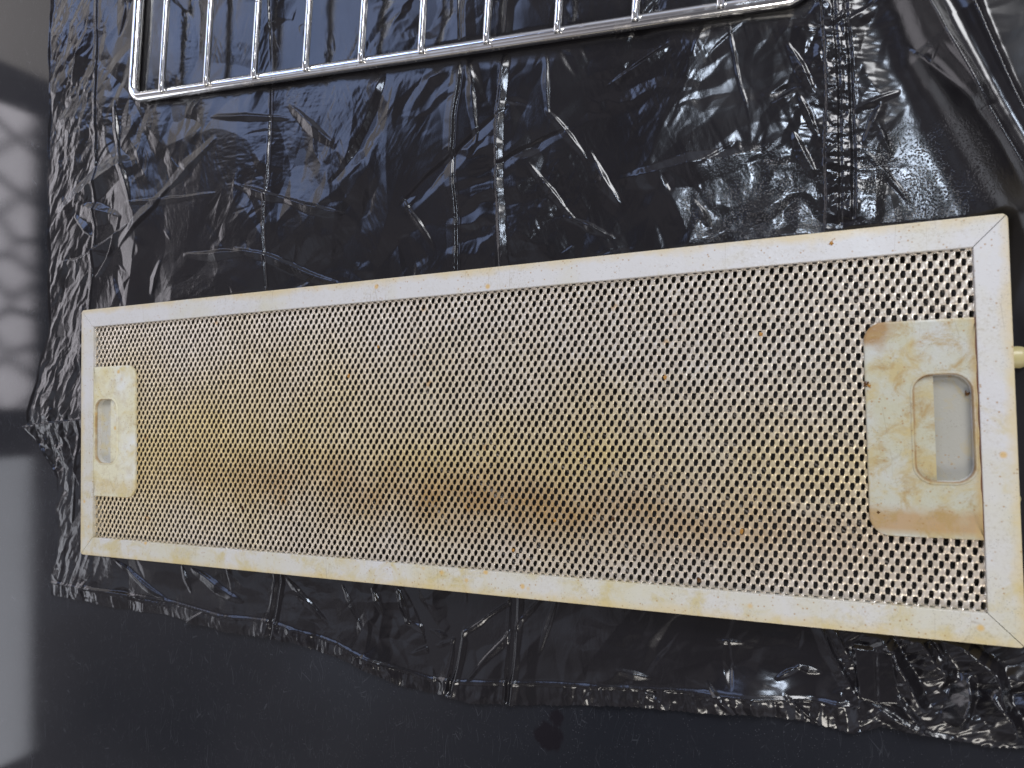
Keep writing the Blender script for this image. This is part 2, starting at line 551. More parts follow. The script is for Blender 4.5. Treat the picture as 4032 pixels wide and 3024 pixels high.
def facets(lam, th, stretch, seed, amp, mask=1.0, warp=1.0):
    """continuous sheet of flat triangles: a random height per lattice point, joined by straight creases"""
    global H
    r = np.random.default_rng(seed)
    T = r.random((128, 128)) - 0.5
    D = r.random((128, 128)) < 0.5
    x_ = X + warp * (0.9 * lam * (fbm(X / lam * 0.45 + 7, Y / lam * 0.45, seed + 1, 2) - .5) * 1.6)
    y_ = Y + warp * (0.9 * lam * (fbm(X / lam * 0.45, Y / lam * 0.45 + 5, seed + 2, 2) - .5) * 1.6)
    u = (x_ * math.cos(th) + y_ * math.sin(th)) / (lam * stretch) + 50
    v = (-x_ * math.sin(th) + y_ * math.cos(th)) / lam + 50
    ui, vi = np.floor(u).astype(int), np.floor(v).astype(int)
    a, b = u - ui, v - vi
    ui &= 127; vi &= 127
    u1, v1 = (ui + 1) & 127, (vi + 1) & 127
    h00, h10, h01, h11 = T[ui, vi], T[u1, vi], T[ui, v1], T[u1, v1]
    dg = D[ui, vi]
    t1 = np.where(a > b, h00 + a * (h10 - h00) + b * (h11 - h10), h00 + b * (h01 - h00) + a * (h11 - h01))
    t2 = np.where(a + b < 1, h00 + a * (h10 - h00) + b * (h01 - h00), h11 + (1 - a) * (h01 - h11) + (1 - b) * (h10 - h11))
    H += amp * np.where(dg, t1, t2) * mask


fm = smooth(0.36, 0.60, fbm(X * 15 + 2, Y * 15 + 7, 301, 2))
calm0 = (1 - 0.45 * (1 - smooth(-0.262, -0.235, X))) * (1 - 0.8 * smooth(0.212, 0.228, X))
facets(0.030, 1.15, 1.7, 311, 0.0034, calm0)
facets(0.013, 1.9, 2.2, 322, 0.0019 , calm0 * (0.25 + 0.75 * fm))
facets(0.0060, 1.0, 2.6, 333, 0.0009, calm0 * fm)
facets(0.0055, 0.1, 2.4, 344, 0.0008, calm0 * smooth(0.45, 0.65, fbm(X * 19, Y * 19 + 3, 302, 2)))
# scattered creases: long shallow facets down to small puckers
for k in range(45):
    cx, cy = rng.uniform(-0.30, 0.225), rng.uniform(-0.13, 0.32)
    th = rng.choice([rng.normal(1.1, 0.4), rng.normal(2.2, 0.45), rng.normal(0.1, 0.3)])
    w = rng.uniform(0.004, 0.014)
    crease(cx, cy, th, rng.uniform(0.012, 0.045), w, w * rng.uniform(0.10, 0.8), rng.choice([1, 1, -0.7]) * w * rng.uniform(0.10, 0.36), rng.normal(0, 4))
for k in range(90):
    cx, cy = rng.uniform(-0.30, 0.225), rng.uniform(-0.13, 0.32)
    th = rng.choice([rng.normal(1.0, 0.5), rng.normal(2.3, 0.5), rng.normal(0.0, 0.35)])
    w = rng.uniform(0.001, 0.0045)
    dens = vnoise(np.array([cx * 18]), np.array([cy * 18]), 77)[0]
    if dens < 0.45: continue
    crease(cx, cy, th, rng.uniform(0.004, 0.016), w, w * rng.uniform(0.15, 0.9), rng.choice([1, -1]) * w * rng.uniform(0.08, 0.26), rng.normal(0, 10))

# ridged micro-wrinkles in drifting bands, three directions
def wrink(th, lam, stretch, seed, amp, mask):
    global H
    u = (X * math.cos(th) + Y * math.sin(th)) + 1.5 * wx
    v = (-X * math.sin(th) + Y * math.cos(th)) + 1.5 * wy
    n = fbm(u / lam, v / (lam * stretch), seed, 3)
    H += amp * (1 - np.abs(2 * n - 1) * 2.2) * mask


calm = 1 - 0.92 * smooth(0.212, 0.228, X)
g1 = calm * smooth(0.54, 0.72, fbm(X * 20 + 3, Y * 20, 61, 3))
g2 = calm * smooth(0.56, 0.73, fbm(X * 17 + 9, Y * 17 + 5, 62, 3))
g3 = calm * smooth(0.56, 0.72, fbm(X * 24, Y * 24 + 8, 63, 3))
wrink(0.35, 0.0030, 4, 101, 0.00008, g1)
wrink(2.6, 0.0034, 4, 102, 0.00008, g2)
wrink(1.5, 0.0028, 3, 103, 0.00007, g3)

# left strip between torn edge and heat seam: slanting herringbone puckers
ms = smooth(0.0, 0.004, X - xl) * (1 - smooth(-0.258, -0.251, X))
facets(0.0048, 1.15, 4.0, 351, 0.0012, ms)
facets(0.0022, 0.95, 4.0, 355, 0.0004, ms)
fold([(-0.2525, 0.32), (-0.2532, 0.2769), (-0.254, 0.2241), (-0.2542, 0.1717), (-0.2572, 0.1026), (-0.266, 0.02), (-0.275, -0.06)], 0.0012, 0.0030, 0.0008, False)
# flap corner by the left rail: crumpled small
mf = (1 - smooth(0.016, 0.030, np.hypot(X + 0.300, Y + 0.006)))
facets(0.0065, 2.3, 1.8, 120, 0.0034, mf)
facets(0.0030, 0.9, 2.0, 125, 0.0012, mf)
fold([(-0.323, 0.004), (-0.29, 0.006), (-0.255, 0.008)], 0.0010, 0.010, 0.0035, False)

# bottom hem: seam line plus ribs square to the edge
hem = np.interp(X, [-0.29, -0.1892, -0.1418, -0.1063, -0.056, -0.0302, 0.0009, 0.023, 0.0707, 0.1293, 0.1768, 0.26],
                [-0.1035, -0.1058, -0.1104, -0.1098, -0.1171, -0.1235, -0.1287, -0.127, -0.1212, -0.1159, -0.1121, -0.110])
mh = smooth(0.0, 0.0012, hem - Y) * (X < 0.2)
ribg = 0.35 + 0.9 * smooth(0.45, 0.6, vnoise(X * 22, X * 0, 131))
facets(0.0036, 1.72, 3.5, 352, 0.0015, mh * ribg)
facets(0.0016, 1.6, 4, 357, 0.0005, mh * ribg)
H += 0.0007 * np.exp(-((Y - hem) / 0.0008) ** 2) * (X < 0.2)
H += 0.0016 * smooth(0.014, 0.0, np.abs(Y - hem + 0.004)) * vnoise(X * 30, X * 0 + 4, 133)
# the hem lifts towards the light in three places
for cx, wd, am in ((-0.034, 0.013, 0.0035), (0.158, 0.018, 0.0055), (0.193, 0.007, 0.004), (0.240, 0.014, 0.003), (-0.26, 0.02, 0.0015)):
    H += am * np.exp(-((X - cx) / wd) ** 2) * smooth(-0.014, 0.002, hem - Y) * (1 - smooth(0.0, 0.0115, hem - Y))

# bag fold lines
def groove(pts, w, depth):
    xs = [p[0] for p in pts]; ys = [p[1] for p in pts]
    R = w * 4
    i = (X > min(xs) - R) & (X < max(xs) + R) & (Y > min(ys) - R) & (Y < max(ys) + R)
    d, sg, run, L = seg_dist(pts, X[i] + 0.45 * wx[i], Y[i])
    H[i] -= depth * np.exp(-(d / w) ** 2)
    H[i] += 0.12 * depth * np.exp(-((d - 2.0 * w) / w) ** 2)


F580 = [(-0.1025, 0.40), (-0.1025, 0.2565), (-0.1026, 0.2103), (-0.1038, 0.1494), (-0.1062, 0.1345), (-0.1072, 0.1194), (-0.1065, 0.0846)]
F985 = [(0.0235, 0.40), (0.0238, 0.2246), (0.0243, 0.1839), (0.0198, 0.1619), (0.0184, 0.1447), (0.0195, 0.1177), (0.0198, 0.0911), (0.0195, 0.07)]
F1085 = [(0.051, 0.40), (0.0502, 0.2179), (0.0477, 0.1856), (0.0437, 0.1602), (0.0424, 0.1277), (0.0432, 0.1081), (0.0438, 0.0886), (0.044, 0.07)]
groove(F580, 0.0006, 0.0014)
fold(F580, 0.010, 0.0006, 0.0007, False, 0.15)
groove(F985, 0.0006, 0.0012)
groove(F1085, 0.0005, 0.0008)
fold(F1085, 0.0045, 0.0006, 0.0018, False, 0.15)
fold(F985, 0.0006, 0.006, 0.0009, False, 0.15)
for p in ([(-0.0982, -0.07), (-0.0982, -0.0872), (-0.1041, -0.1183)], [(0.0193, -0.075), (0.0193, -0.0891), (0.016, -0.1151), (0.0113, -0.1337)],
          [(0.0489, -0.075), (0.0489, -0.0851), (0.0463, -0.1139), (0.0439, -0.134)]):
    groove(p, 0.0013, 0.0030)
    fold(p, 0.005, 0.0015, 0.0012, False)

# double seam to the right, thick with cross puckers
G1 = [(0.194, 0.40), (0.1945, 0.1811), (0.1955, 0.1591), (0.1955, 0.1373), (0.1940, 0.1159), (0.1940, 0.0943), (0.193, 0.08)]
G2 = [(0.2035, 0.40), (0.2039, 0.1791), (0.2047, 0.1573), (0.205, 0.1357), (0.2048, 0.1143), (0.2039, 0.0867)]
G3 = [(0.199, 0.40), (0.1995, 0.178), (0.2002, 0.158), (0.2005, 0.136), (0.1998, 0.115), (0.1992, 0.085)]
msm = np.exp(-((X - 0.1995) / 0.0065) ** 2) * smooth(0.07, 0.09, Y)
H += 0.0007 * msm
facets(0.0028, -0.25, 2.2, 353, 0.0015, msm)
wrink(1.35, 0.0026, 2.2, 141, 0.00018, msm)
wrink(0.9, 0.0018, 3.0, 142, 0.00016, np.clip(msm * 1.2, 0, 1))
mside = np.exp(-((X - 0.2) / 0.018) ** 2) * smooth(0.085, 0.11, Y)
wrink(1.25, 0.0040, 5, 143, 0.00022, mside)
fold(G1, 0.0065, 0.0006, 0.0012, False, 0.1)
groove(G3, 0.0005, 0.0008)
groove(G2, 0.0006, 0.0010)
for (a, b, w, am) in (((0.1833, 0.1626), (0.1906, 0.1437), 0.0035, 0.0017), ((0.1834, 0.125), (0.1896, 0.1087), 0.0035, 0.0018),
                      ((0.1863, 0.1398), (0.1919, 0.1249), 0.002, 0.0012), ((0.2144, 0.1235), (0.2174, 0.1127), 0.002, 0.0013),
                      ((0.2092, 0.1192), (0.2157, 0.1309), 0.004, 0.0018), ((0.2101, 0.1126), (0.2223, 0.093), 0.002, 0.0009),
                      ((0.1389, 0.1023), (0.1461, 0.0909), 0.003, 0.0012), ((0.205, 0.1317), (0.2203, 0.1345), 0.003, 0.0013),
                      ((0.1752, 0.14), (0.184, 0.1443), 0.003, 0.001), ((0.2038, 0.1673), (0.2149, 0.1744), 0.005, 0.002),
                      ((0.1565, 0.1833), (0.1644, 0.1393), 0.0012, 0.0007), ((0.1407, 0.1707), (0.1479, 0.1854), 0.005, 0.001),
                      ((-0.011, 0.1228), (0.0165, 0.1424), 0.006, -0.0014), ((0.0429, 0.1334), (0.0795, 0.1445), 0.005, -0.0013),
                      ((0.0809, 0.1025), (0.1014, 0.0904), 0.003, 0.0014), ((0.0707, 0.1855), (0.0717, 0.1551), 0.003, 0.0008),
                      ((0.0717, 0.1551), (0.0886, 0.1323), 0.0035, 0.0013), ((0.0924, 0.1317), (0.1055, 0.1075), 0.0045, 0.0016),
                      ((0.0622, 0.1288), (0.0825, 0.1031), 0.003, 0.0014), ((0.103, 0.1634), (0.1296, 0.1768), 0.004, 0.0012),
                      ((-0.0101, 0.1223), (0.0056, 0.0963), 0.003, 0.0012), ((0.0299, 0.1904), (0.0319, 0.1495), 0.004, 0.0011),
                      ((-0.1495, 0.1767), (-0.1892, 0.1523), 0.007, 0.0014), ((-0.1892, 0.1523), (-0.2287, 0.1237), 0.006, 0.0018),
                      ((-0.2172, 0.149), (-0.1522, 0.1456), 0.0035, 0.001), ((-0.1444, 0.1932), (-0.095, 0.1832), 0.004, 0.0012),
                      ((-0.2349, 0.2171), (-0.2303, 0.184), 0.004, 0.0018), ((-0.2303, 0.184), (-0.2201, 0.1514), 0.005, 0.0018),
                      ((-0.0869, 0.1881), (-0.0575, 0.1622), 0.006, 0.0017), ((-0.1272, 0.1474), (-0.0874, 0.1335), 0.004, 0.0016),
                      ((-0.0874, 0.1335), (-0.0534, 0.1219), 0.005, 0.0019), ((-0.1665, 0.1101), (-0.1225, 0.1083), 0.005, 0.002),
                      ((-0.1225, 0.1083), (-0.0539, 0.081), 0.005, 0.0018), ((-0.1933, 0.1078), (-0.2002, 0.0885), 0.005, 0.0016),
                      ((-0.262, -0.1026), (-0.1892, -0.108), 0.003, 0.0016), ((-0.2281, -0.0858), (-0.1879, -0.105), 0.004, 0.0022),
                      ((-0.1733, -0.0847), (-0.1669, -0.0975), 0.003, 0.0018), ((-0.163, -0.0859), (-0.1296, -0.0979), 0.005, 0.0022),
                      ((-0.0914, -0.0857), (-0.0676, -0.106), 0.004, 0.0016), ((-0.0536, -0.086), (-0.0426, -0.105), 0.0025, 0.0016),
                      ((-0.0333, -0.0843), (-0.0295, -0.0963), 0.0025, 0.0022), ((-0.0178, -0.0846), (-0.0123, -0.1002), 0.004, 0.0026),
                      ((-0.0123, -0.1002), (0.0098, -0.105), 0.004, 0.0014), ((-0.0087, -0.1159), (0.0161, -0.1059), 0.003, 0.0009),
                      ((0.0161, -0.1059), (0.0465, -0.0851), 0.003, 0.0014), ((0.0237, -0.1228), (0.0612, -0.0852), 0.003, 0.0011),
                      ((0.0715, -0.0842), (0.0632, -0.1072), 0.0025, 0.0010), ((0.1012, -0.1104), (0.1147, -0.1121), 0.003, 0.0012),
                      ((0.111, -0.1181), (0.12, -0.123), 0.002, 0.0012), ((0.13, -0.0869), (0.1148, -0.1079), 0.006, -0.0012),
                      ((0.1445, -0.093), (0.1561, -0.092), 0.0022, 0.0009), ((0.1503, -0.0934), (0.1512, -0.1098), 0.003, -0.0014),
                      ((0.142, -0.1117), (0.1515, -0.1223), 0.0025, 0.0016), ((0.1707, -0.1045), (0.1781, -0.0988), 0.002, 0.0014),
                      ((0.1781, -0.0988), (0.1857, -0.1006), 0.002, 0.0016), ((0.1741, -0.1108), (0.184, -0.1211), 0.002, 0.0016)):
    dx, dy = b[0] - a[0], b[1] - a[1]
    L = math.hypot(dx, dy)
    crease((a[0] + b[0]) / 2, (a[1] + b[1]) / 2, math.atan2(dy, dx), L * 0.62, w, w * 0.45, am * 0.95, 0, 1.1)

# keep the sheet flat under the filter and the rack bar
def box_mask(x0, x1, y0, y1, f):
    dx = np.maximum(np.maximum(x0 - X, X - x1), 0)
    dy = np.maximum(np.maximum(y0 - Y, Y - y1), 0)
    return 1 - smooth(0, f, np.hypot(dx, dy))

# right-hand gathers: two tall soft folds running down behind the filter's end
def ridge(pts, wl_, wr_, a, y0=None, y1=None):
    global H
    d, sg, run, L = seg_dist(pts, X + 0.3 * wx, Y + 0.3 * wy)
    w = np.where(sg > 0, wl_, wr_)
    q = np.clip(1 - d / w, 0, 1)
    p = q ** 2.6
    tp = np.clip((L - run) / (0.25 * L), 0, 1) ** 0.7
    H += a * p * tp


ridge([(0.205, 0.27), (0.2277, 0.172), (0.2334, 0.1575), (0.243, 0.1315), (0.2518, 0.1089), (0.266, 0.075), (0.272, 0.03)], 0.016, 0.022, 0.011)
ridge([(0.224, 0.27), (0.2458, 0.1586), (0.2543, 0.1307), (0.259, 0.1167), (0.272, 0.085), (0.285, 0.03)], 0.008, 0.034, 0.015)
ridge([(0.2289, 0.1454), (0.2435, 0.1222), (0.2512, 0.1051), (0.261, 0.080)], 0.006, 0.010, 0.0022)
fold([(0.2294, 0.1454), (0.2343, 0.1469), (0.2479, 0.1187)], 0.004, 0.006, 0.0022)
ridge([(0.30, 0.30), (0.31, 0.05), (0.30, -0.10), (0.29, -0.118)], 0.035, 0.05, 0.012)

# bottom-right bundle
for pts, a_, b_, am in (([(0.186, -0.080), (0.1903, -0.0927), (0.1954, -0.1015), (0.200, -0.110)], 0.0015, 0.004, 0.0020),
                        ([(0.1914, -0.082), (0.195, -0.0894), (0.198, -0.094)], 0.001, 0.003, 0.0015),
                        ([(0.206, -0.080), (0.2114, -0.0888), (0.2162, -0.0972), (0.2221, -0.1113)], 0.004, 0.007, 0.0060),
                        ([(0.216, -0.078), (0.2209, -0.0818), (0.2262, -0.0897), (0.2329, -0.0971)], 0.003, 0.009, 0.0055),
                        ([(0.222, -0.078), (0.2265, -0.082), (0.2299, -0.0892), (0.2334, -0.0938)], 0.002, 0.003, 0.0025),
                        ([(0.229, -0.078), (0.2348, -0.0827), (0.2455, -0.0913), (0.2488, -0.1055)], 0.004, 0.009, 0.0065),
                        ([(0.2455, -0.0913), (0.2495, -0.0936), (0.2545, -0.0933), (0.27, -0.093)], 0.004, 0.006, 0.0040),
                        ([(0.2024, -0.1099), (0.2109, -0.1138), (0.2234, -0.1189), (0.235, -0.1200)], 0.0015, 0.004, 0.0020),
                        ([(0.2369, -0.0935), (0.2374, -0.1006), (0.2327, -0.1138)], 0.003, 0.006, 0.0065),
                        ([(0.2089, -0.0981), (0.2125, -0.1054), (0.222, -0.1177)], 0.002, 0.004, 0.0028),
                        ([(0.243, -0.098), (0.25, -0.108), (0.252, -0.118)], 0.004, 0.008, 0.0060),
                        ([(0.258, -0.098), (0.262, -0.108), (0.268, -0.118)], 0.004, 0.008, 0.0060)):
    fold(pts, a_, b_, am, True, 0.3)
mb = smooth(0.185, 0.2, X) * smooth(-0.076, -0.084, Y)
wrink(-0.9, 0.0042, 3, 151, 0.0007, mb)
# rectangular end of the roll, folded flat, with a blunt V foot
vx = (X - 0.2060)
foot = -0.1085 - 0.0014 * (1 - np.abs(vx) / 0.0072)
pk = smooth(0.0072, 0.0066, np.abs(vx + 0.08 * (Y + 0.098))) * smooth(-0.0876, -0.0884, Y) * smooth(0, 0.0006, Y - foot)
H = H * (1 - 0.85 * pk) + pk * (0.0042 + 0.0003 * (vx > 0))
i = pk > 0.5
H[i] -= 0.0011 * np.exp(-((X[i] - 0.2062) / 0.0003) ** 2)

# press flat
press = np.maximum(box_mask(-0.253, 0.253, -0.079, 0.079, 0.004), 0)
H = H * (1 - press) + press * np.clip(H, 0.0003, 0.0013)
bx, by = -0.2134, 0.2165
ca, sa = math.cos(-0.0866), math.sin(-0.0866)
U = (X - bx) * ca + (Y - by) * sa
Vv = -(X - bx) * sa + (Y - by) * ca
pr = (1 - smooth(0.003, 0.012, np.abs(Vv))) * (U > -0.004) * (1 - smooth(0.40, 0.41, U))
pr = np.maximum(pr, (1 - smooth(0.003, 0.010, np.abs(U))) * (Vv > -0.004))
pr = np.maximum(pr, 0.6 * (Vv > 0) * (U > 0) * (1 - smooth(0.38, 0.41, U)))
H = H * (1 - pr) + pr * np.clip(H, 0.0003, 0.0016)
H += 0.0010 * smooth(0.002, 0.0, X - xl) * vnoise(Y * 60, Y * 0, 171)
H = np.clip(H, 0.0003, None)
# overlap: everything outside the slab stays on it
V = np.stack([X, Y, H], -1).reshape(-1, 3)
idx = np.arange(NX * NY).reshape(NY, NX)
F = np.stack([idx[:-1, :-1], idx[:-1, 1:], idx[1:, 1:], idx[1:, :-1]], -1).reshape(-1, 4)
bag = np_mesh('bin_bag', V, F, M_bag)
tag(bag, 'crinkled black plastic bin bag spread flat under the filter', 'bin bag')

# ------------------------------------------------------------------ cooker hood filter
ZT, ZB = 0.0105, 0.0016
XO, YO, XI, YI = 0.25472, 0.080, 0.2433, 0.0684
filt = bpy.data.objects.new('cooker_hood_filter', None)
C.objects.link(filt)
filt.empty_display_size = 0.05
tag(filt, 'yellowed cream cooker hood grease filter lying on the bin bag', 'hood filter')


def inset(poly, dist):
    """offset each edge of a CCW polygon inward by its own distance"""
    n = len(poly)
    lines = []
    for i in range(n):
        (ax, ay), (bx_, by_) = poly[i], poly[(i + 1) % n]
        L = math.hypot(bx_ - ax, by_ - ay)
        nx, ny = -(by_ - ay) / L, (bx_ - ax) / L
        lines.append((ax + nx * dist[i], ay + ny * dist[i], bx_ - ax, by_ - ay))
    out = []
    for i in range(n):
        x1, y1, dx1, dy1 = lines[i - 1]
        x2, y2, dx2, dy2 = lines[i]
        den = dx1 * dy2 - dy1 * dx2
        if abs(den) < 1e-14:
            out.append((x2, y2)); continue
        k = ((x2 - x1) * dy2 - (y2 - y1) * dx2) / den
        out.append((x1 + dx1 * k, y1 + dy1 * k))
    return out


def prism(name, poly, levels, mat, parent, closed_bottom=True):
    """levels: list of (z, per-edge inset list) from the bottom up"""
    vs, fs = [], []
    n = len(poly)
    for z, d in levels:
        pp = inset(poly, d) if max(d) > 0 else poly
        vs += [(x, y, z) for x, y in pp]
    for k in range(len(levels) - 1):
        for i in range(n):
            j = (i + 1) % n
            fs.append((k * n + i, k * n + j, (k + 1) * n + j, (k + 1) * n + i))
    fs.append(tuple(range((len(levels) - 1) * n, len(levels) * n)))
    if closed_bottom: fs.append(tuple(reversed(range(n))))
    return link_mesh(name, vs, fs, mat, parent)


def rail(hx, hy, ix, iy, rot):
    """a mitred rail along +x at the bottom (y=-hy) of a half-size hx,hy ring"""
    r, g = 0.0022, 0.00007
    gx = g * 1.414
    arcL, arcR = [], []
    for a in (0, 15, 30, 45):
        an = math.radians(a)
        arcR.append((hx - r + r * math.sin(an), -hy + r - r * math.cos(an)))
    pts = [(-p[0], p[1]) for p in reversed(arcR)] + arcR
    # mitre ends slide inward by the joint gap
    pts[0] = (pts[0][0] + gx, pts[0][1]); pts[-1] = (pts[-1][0] - gx, pts[-1][1])
    pts += [(ix - gx, -iy), (-ix + gx, -iy)]
    n = len(pts)
    sm, out, inn = 0.00010, 0.0005, 0.0003
    d = [out] * (n - 3) + [sm, inn, sm]
    c, s_ = round(math.cos(rot)), round(math.sin(rot))
    pts = [(c * x - s_ * y, s_ * x + c * y) for x, y in pts]
    z = [0] * n
    half = [v * 0.3 for v in d]
    return prism('frame_rail', pts, [(ZB, z), (ZT - 0.0005, z), (ZT - 0.00015, half), (ZT, d)], M_frame, filt)


rail(XO, YO, XI, YI, 0)
rail(YO, XO, YI, XI, math.pi / 2)
rail(XO, YO, XI, YI, math.pi)
rail(YO, XO, YI, XI, -math.pi / 2)
# dark grime line down in the mitres shows through the gaps
prism('joint_liner', [(-XO + .001, -YO + .001), (XO - .001, -YO + .001), (XO - .001, YO - .001), (-XO + .001, YO - .001)],
      [(0.0018, [0] * 4), (0.0026, [0] * 4)], M_gap, filt)

# perforated, louvred face sheet
P, R = 0.00370, 0.00288
ZM = ZT - 0.0021
AMP = 0.00085


def zfun(x, y, row):
    """row: integer row index of the brick the vertex belongs to"""
    off = (row % 2) * 0.5
    ph = (x / P - off + 0.5) % 1.0          # hole centre sits at 0.5
    ph = (ph - 0.5) % 1.0                    # 0 at hole centre
    vy = y / R - row
    wgt = np.cos(np.pi * np.clip(vy, -0.5, 0.5)) ** 1.3
    saw = np.where(ph < 1, (ph - 0.5) * 2, 0)
    return AMP * saw * wgt


rows = np.arange(-24, 25)
cols = np.arange(-67, 68)
ci, ri = np.meshgrid(cols, rows)
ci, ri = ci.ravel(), ri.ravel()
cx = (ci + (ri % 2) * 0.5) * P
cy = ri * R
keep = (np.abs(cx) < XI + 0.4 * P) & (np.abs(cy) < YI + 0.4 * R)
for sx in (-1, 1):
    keep &= ~((cx * sx > 0.2195) & (cx * sx < 0.2435) & (np.abs(cy) < 0.0215))
ci, ri, cx, cy = ci[keep], ri[keep], cx[keep], cy[keep]
N = len(cx)
bpts = np.array([(.5, 0), (.5, .5), (.25, .5), (0, .5), (-.25, .5), (-.5, .5), (-.5, 0), (-.5, -.5), (-.25, -.5), (0, -.5), (.25, -.5), (.5, -.5)])
ang = np.arctan2(bpts[:, 1] * 1.25, bpts[:, 0])
hw, hh = 0.00088, 0.00158
hole = np.stack([hw * np.sign(np.cos(ang)) * np.abs(np.cos(ang)) ** 0.75, hh * np.clip(np.sin(ang), -1, 0.86)], -1)
jit = rng.normal(1, 0.07, (N, 1, 1))
jsh = rng.normal(0, 0.00006, (N, 1, 2))
rings = []
B = np.broadcast_to(bpts * np.array([P, R]), (N, 12, 2))
hole[:, 0] += 0.10 * hole[:, 1]
Hh = hole[None] * jit + jsh + rng.normal(0, 0.00003, (N, 12, 2))
ctr = np.stack([cx, cy], -1)[:, None, :]
for k, (f, dz, kind) in enumerate(((0.0, 0.0, 'b'), (0.40, 0.00006, 'm'), (0.74, 0.00009, 'm'), (1.0, -0.00004, 'h'), (1.02, -0.00055, 'l'))):
    xy = B * (1 - f) + Hh * f if f <= 1 else Hh * 1.05
    wxy = xy + ctr
    # side of the hole decides the height: left edge high, right edge low
    if kind == 'b':
        side = np.abs(np.abs(bpts[:, 0]) - 0.5) < 1e-6
        zz = np.zeros((N, 12))
        zz += zfun(wxy[..., 0] + 0, wxy[..., 1], ri[:, None])
        # mid-strand (cell side edges) height is zero by construction
        zz[:, side] = 0
        zz[:, ~side] = 0
    else:
        u = np.clip(xy[..., 0] / (P * 0.5), -1, 1)
        saw = np.where(u < 0, 1 + u, -(1 - u))       # high just left of the hole, low just right
        edge = np.clip(np.abs(xy[..., 0]) / 0.0003, 0, 1)
        saw = saw * edge
        w = np.cos(np.pi * np.clip(xy[..., 1] / R, -0.5, 0.5)) ** 0.8
        zz = AMP * 0.85 * saw * w * rng.normal(1, 0.12, (N, 1)) + dz
        up = np.clip(xy[..., 1] / hh, -1, 1)
        zz = zz - 0.00050 * np.clip(up, 0, 1) ** 2 * (1 if f > 0.99 else 0.20) + 0.00024 * np.clip(-up, 0, 1) ** 2 * (1 if f > 0.8 else 0.3)
    rings.append(np.concatenate([wxy, (ZM + zz)[..., None]], -1))
Vm = np.stack(rings, 1)                               # N,5,12,3
NR = 5
base = (np.arange(N) * NR * 12)[:, None, None]
kk = np.arange(NR - 1)[None, :, None] * 12
jj = np.arange(12)[None, None, :]
jn = (jj + 1) % 12
Fm = np.stack([base + kk + jj, base + kk + jn, base + kk + 12 + jn, base + kk + 12 + jj], -1).reshape(-1, 4)
Vm = Vm.reshape(-1, 3)
# ragged cells at the border tuck under the rails
Vm[:, 0] = np.clip(Vm[:, 0], -XI - 0.0015, XI + 0.0015)
Vm[:, 1] = np.clip(Vm[:, 1], -YI - 0.0015, YI + 0.0015)
face = np_mesh('perforated_sheet', Vm, Fm, M_mesh, filt, smooth=True)

# coarse inner mesh seen through the holes: zig-zag strands
vs, fs = [], []
nb = 0
sv, sf = [], []
for k in range(1500):
    x0 = rng.uniform(-XI, XI); y0 = rng.uniform(-YI, YI)
    if 0.217 < abs(x0) and abs(y0) < 0.024: continue
    th = rng.choice([0.65, -0.65, 2.5]) + rng.normal(0, 0.15)
    L, w = 0.010, 0.00035
    c, s_ = math.cos(th), math.sin(th)
    zc = rng.uniform(ZM - 0.0028, ZM - 0.0014)
    q = [(-L, -w), (L, -w), (L, w), (-L, w)]
    for j, (a, b) in enumerate(q):
        px, py = x0 + a * c - b * s_, y0 + a * s_ + b * c
        px = min(max(px, -XI), XI); py = min(max(py, -YI), YI)
        if abs(px) > 0.219 and abs(py) < 0.022:
            py = math.copysign(0.0225, y0 if abs(y0) > 0.001 else 1)
        sv.append((px, py, zc + (0.0004 if j > 1 else 0)))
    sf.append((nb, nb + 1, nb + 2, nb + 3)); nb += 4
link_mesh('inner_mesh', sv, sf, M_inner, filt)
prism('back_sheet', [(-XI - .002, -YI - .002), (XI + .002, -YI - .002), (XI + .002, YI + .002), (-XI - .002, YI + .002)],
      [(0.0030, [0] * 4), (0.0034, [0] * 4)], M_back, filt)


# handle plates with a finger recess (identical, mirrored)
def rr(x0, x1, y0, y1, rl, rr_, n=7):
    """CCW rounded rectangle, rl radius at x0 corners, rr_ at x1 corners"""
    out = []
    for cxx, cyy, r, a0 in ((x1 - rr_, y0 + rr_, rr_, -90), (x1 - rr_, y1 - rr_, rr_, 0), (x0 + rl, y1 - rl, rl, 90), (x0 + rl, y0 + rl, rl, 180)):
        for k in range(n):
            a = math.radians(a0 + 90 * k / (n - 1))
            out.append((cxx + r * math.cos(a), cyy + r * math.sin(a)))
    return out


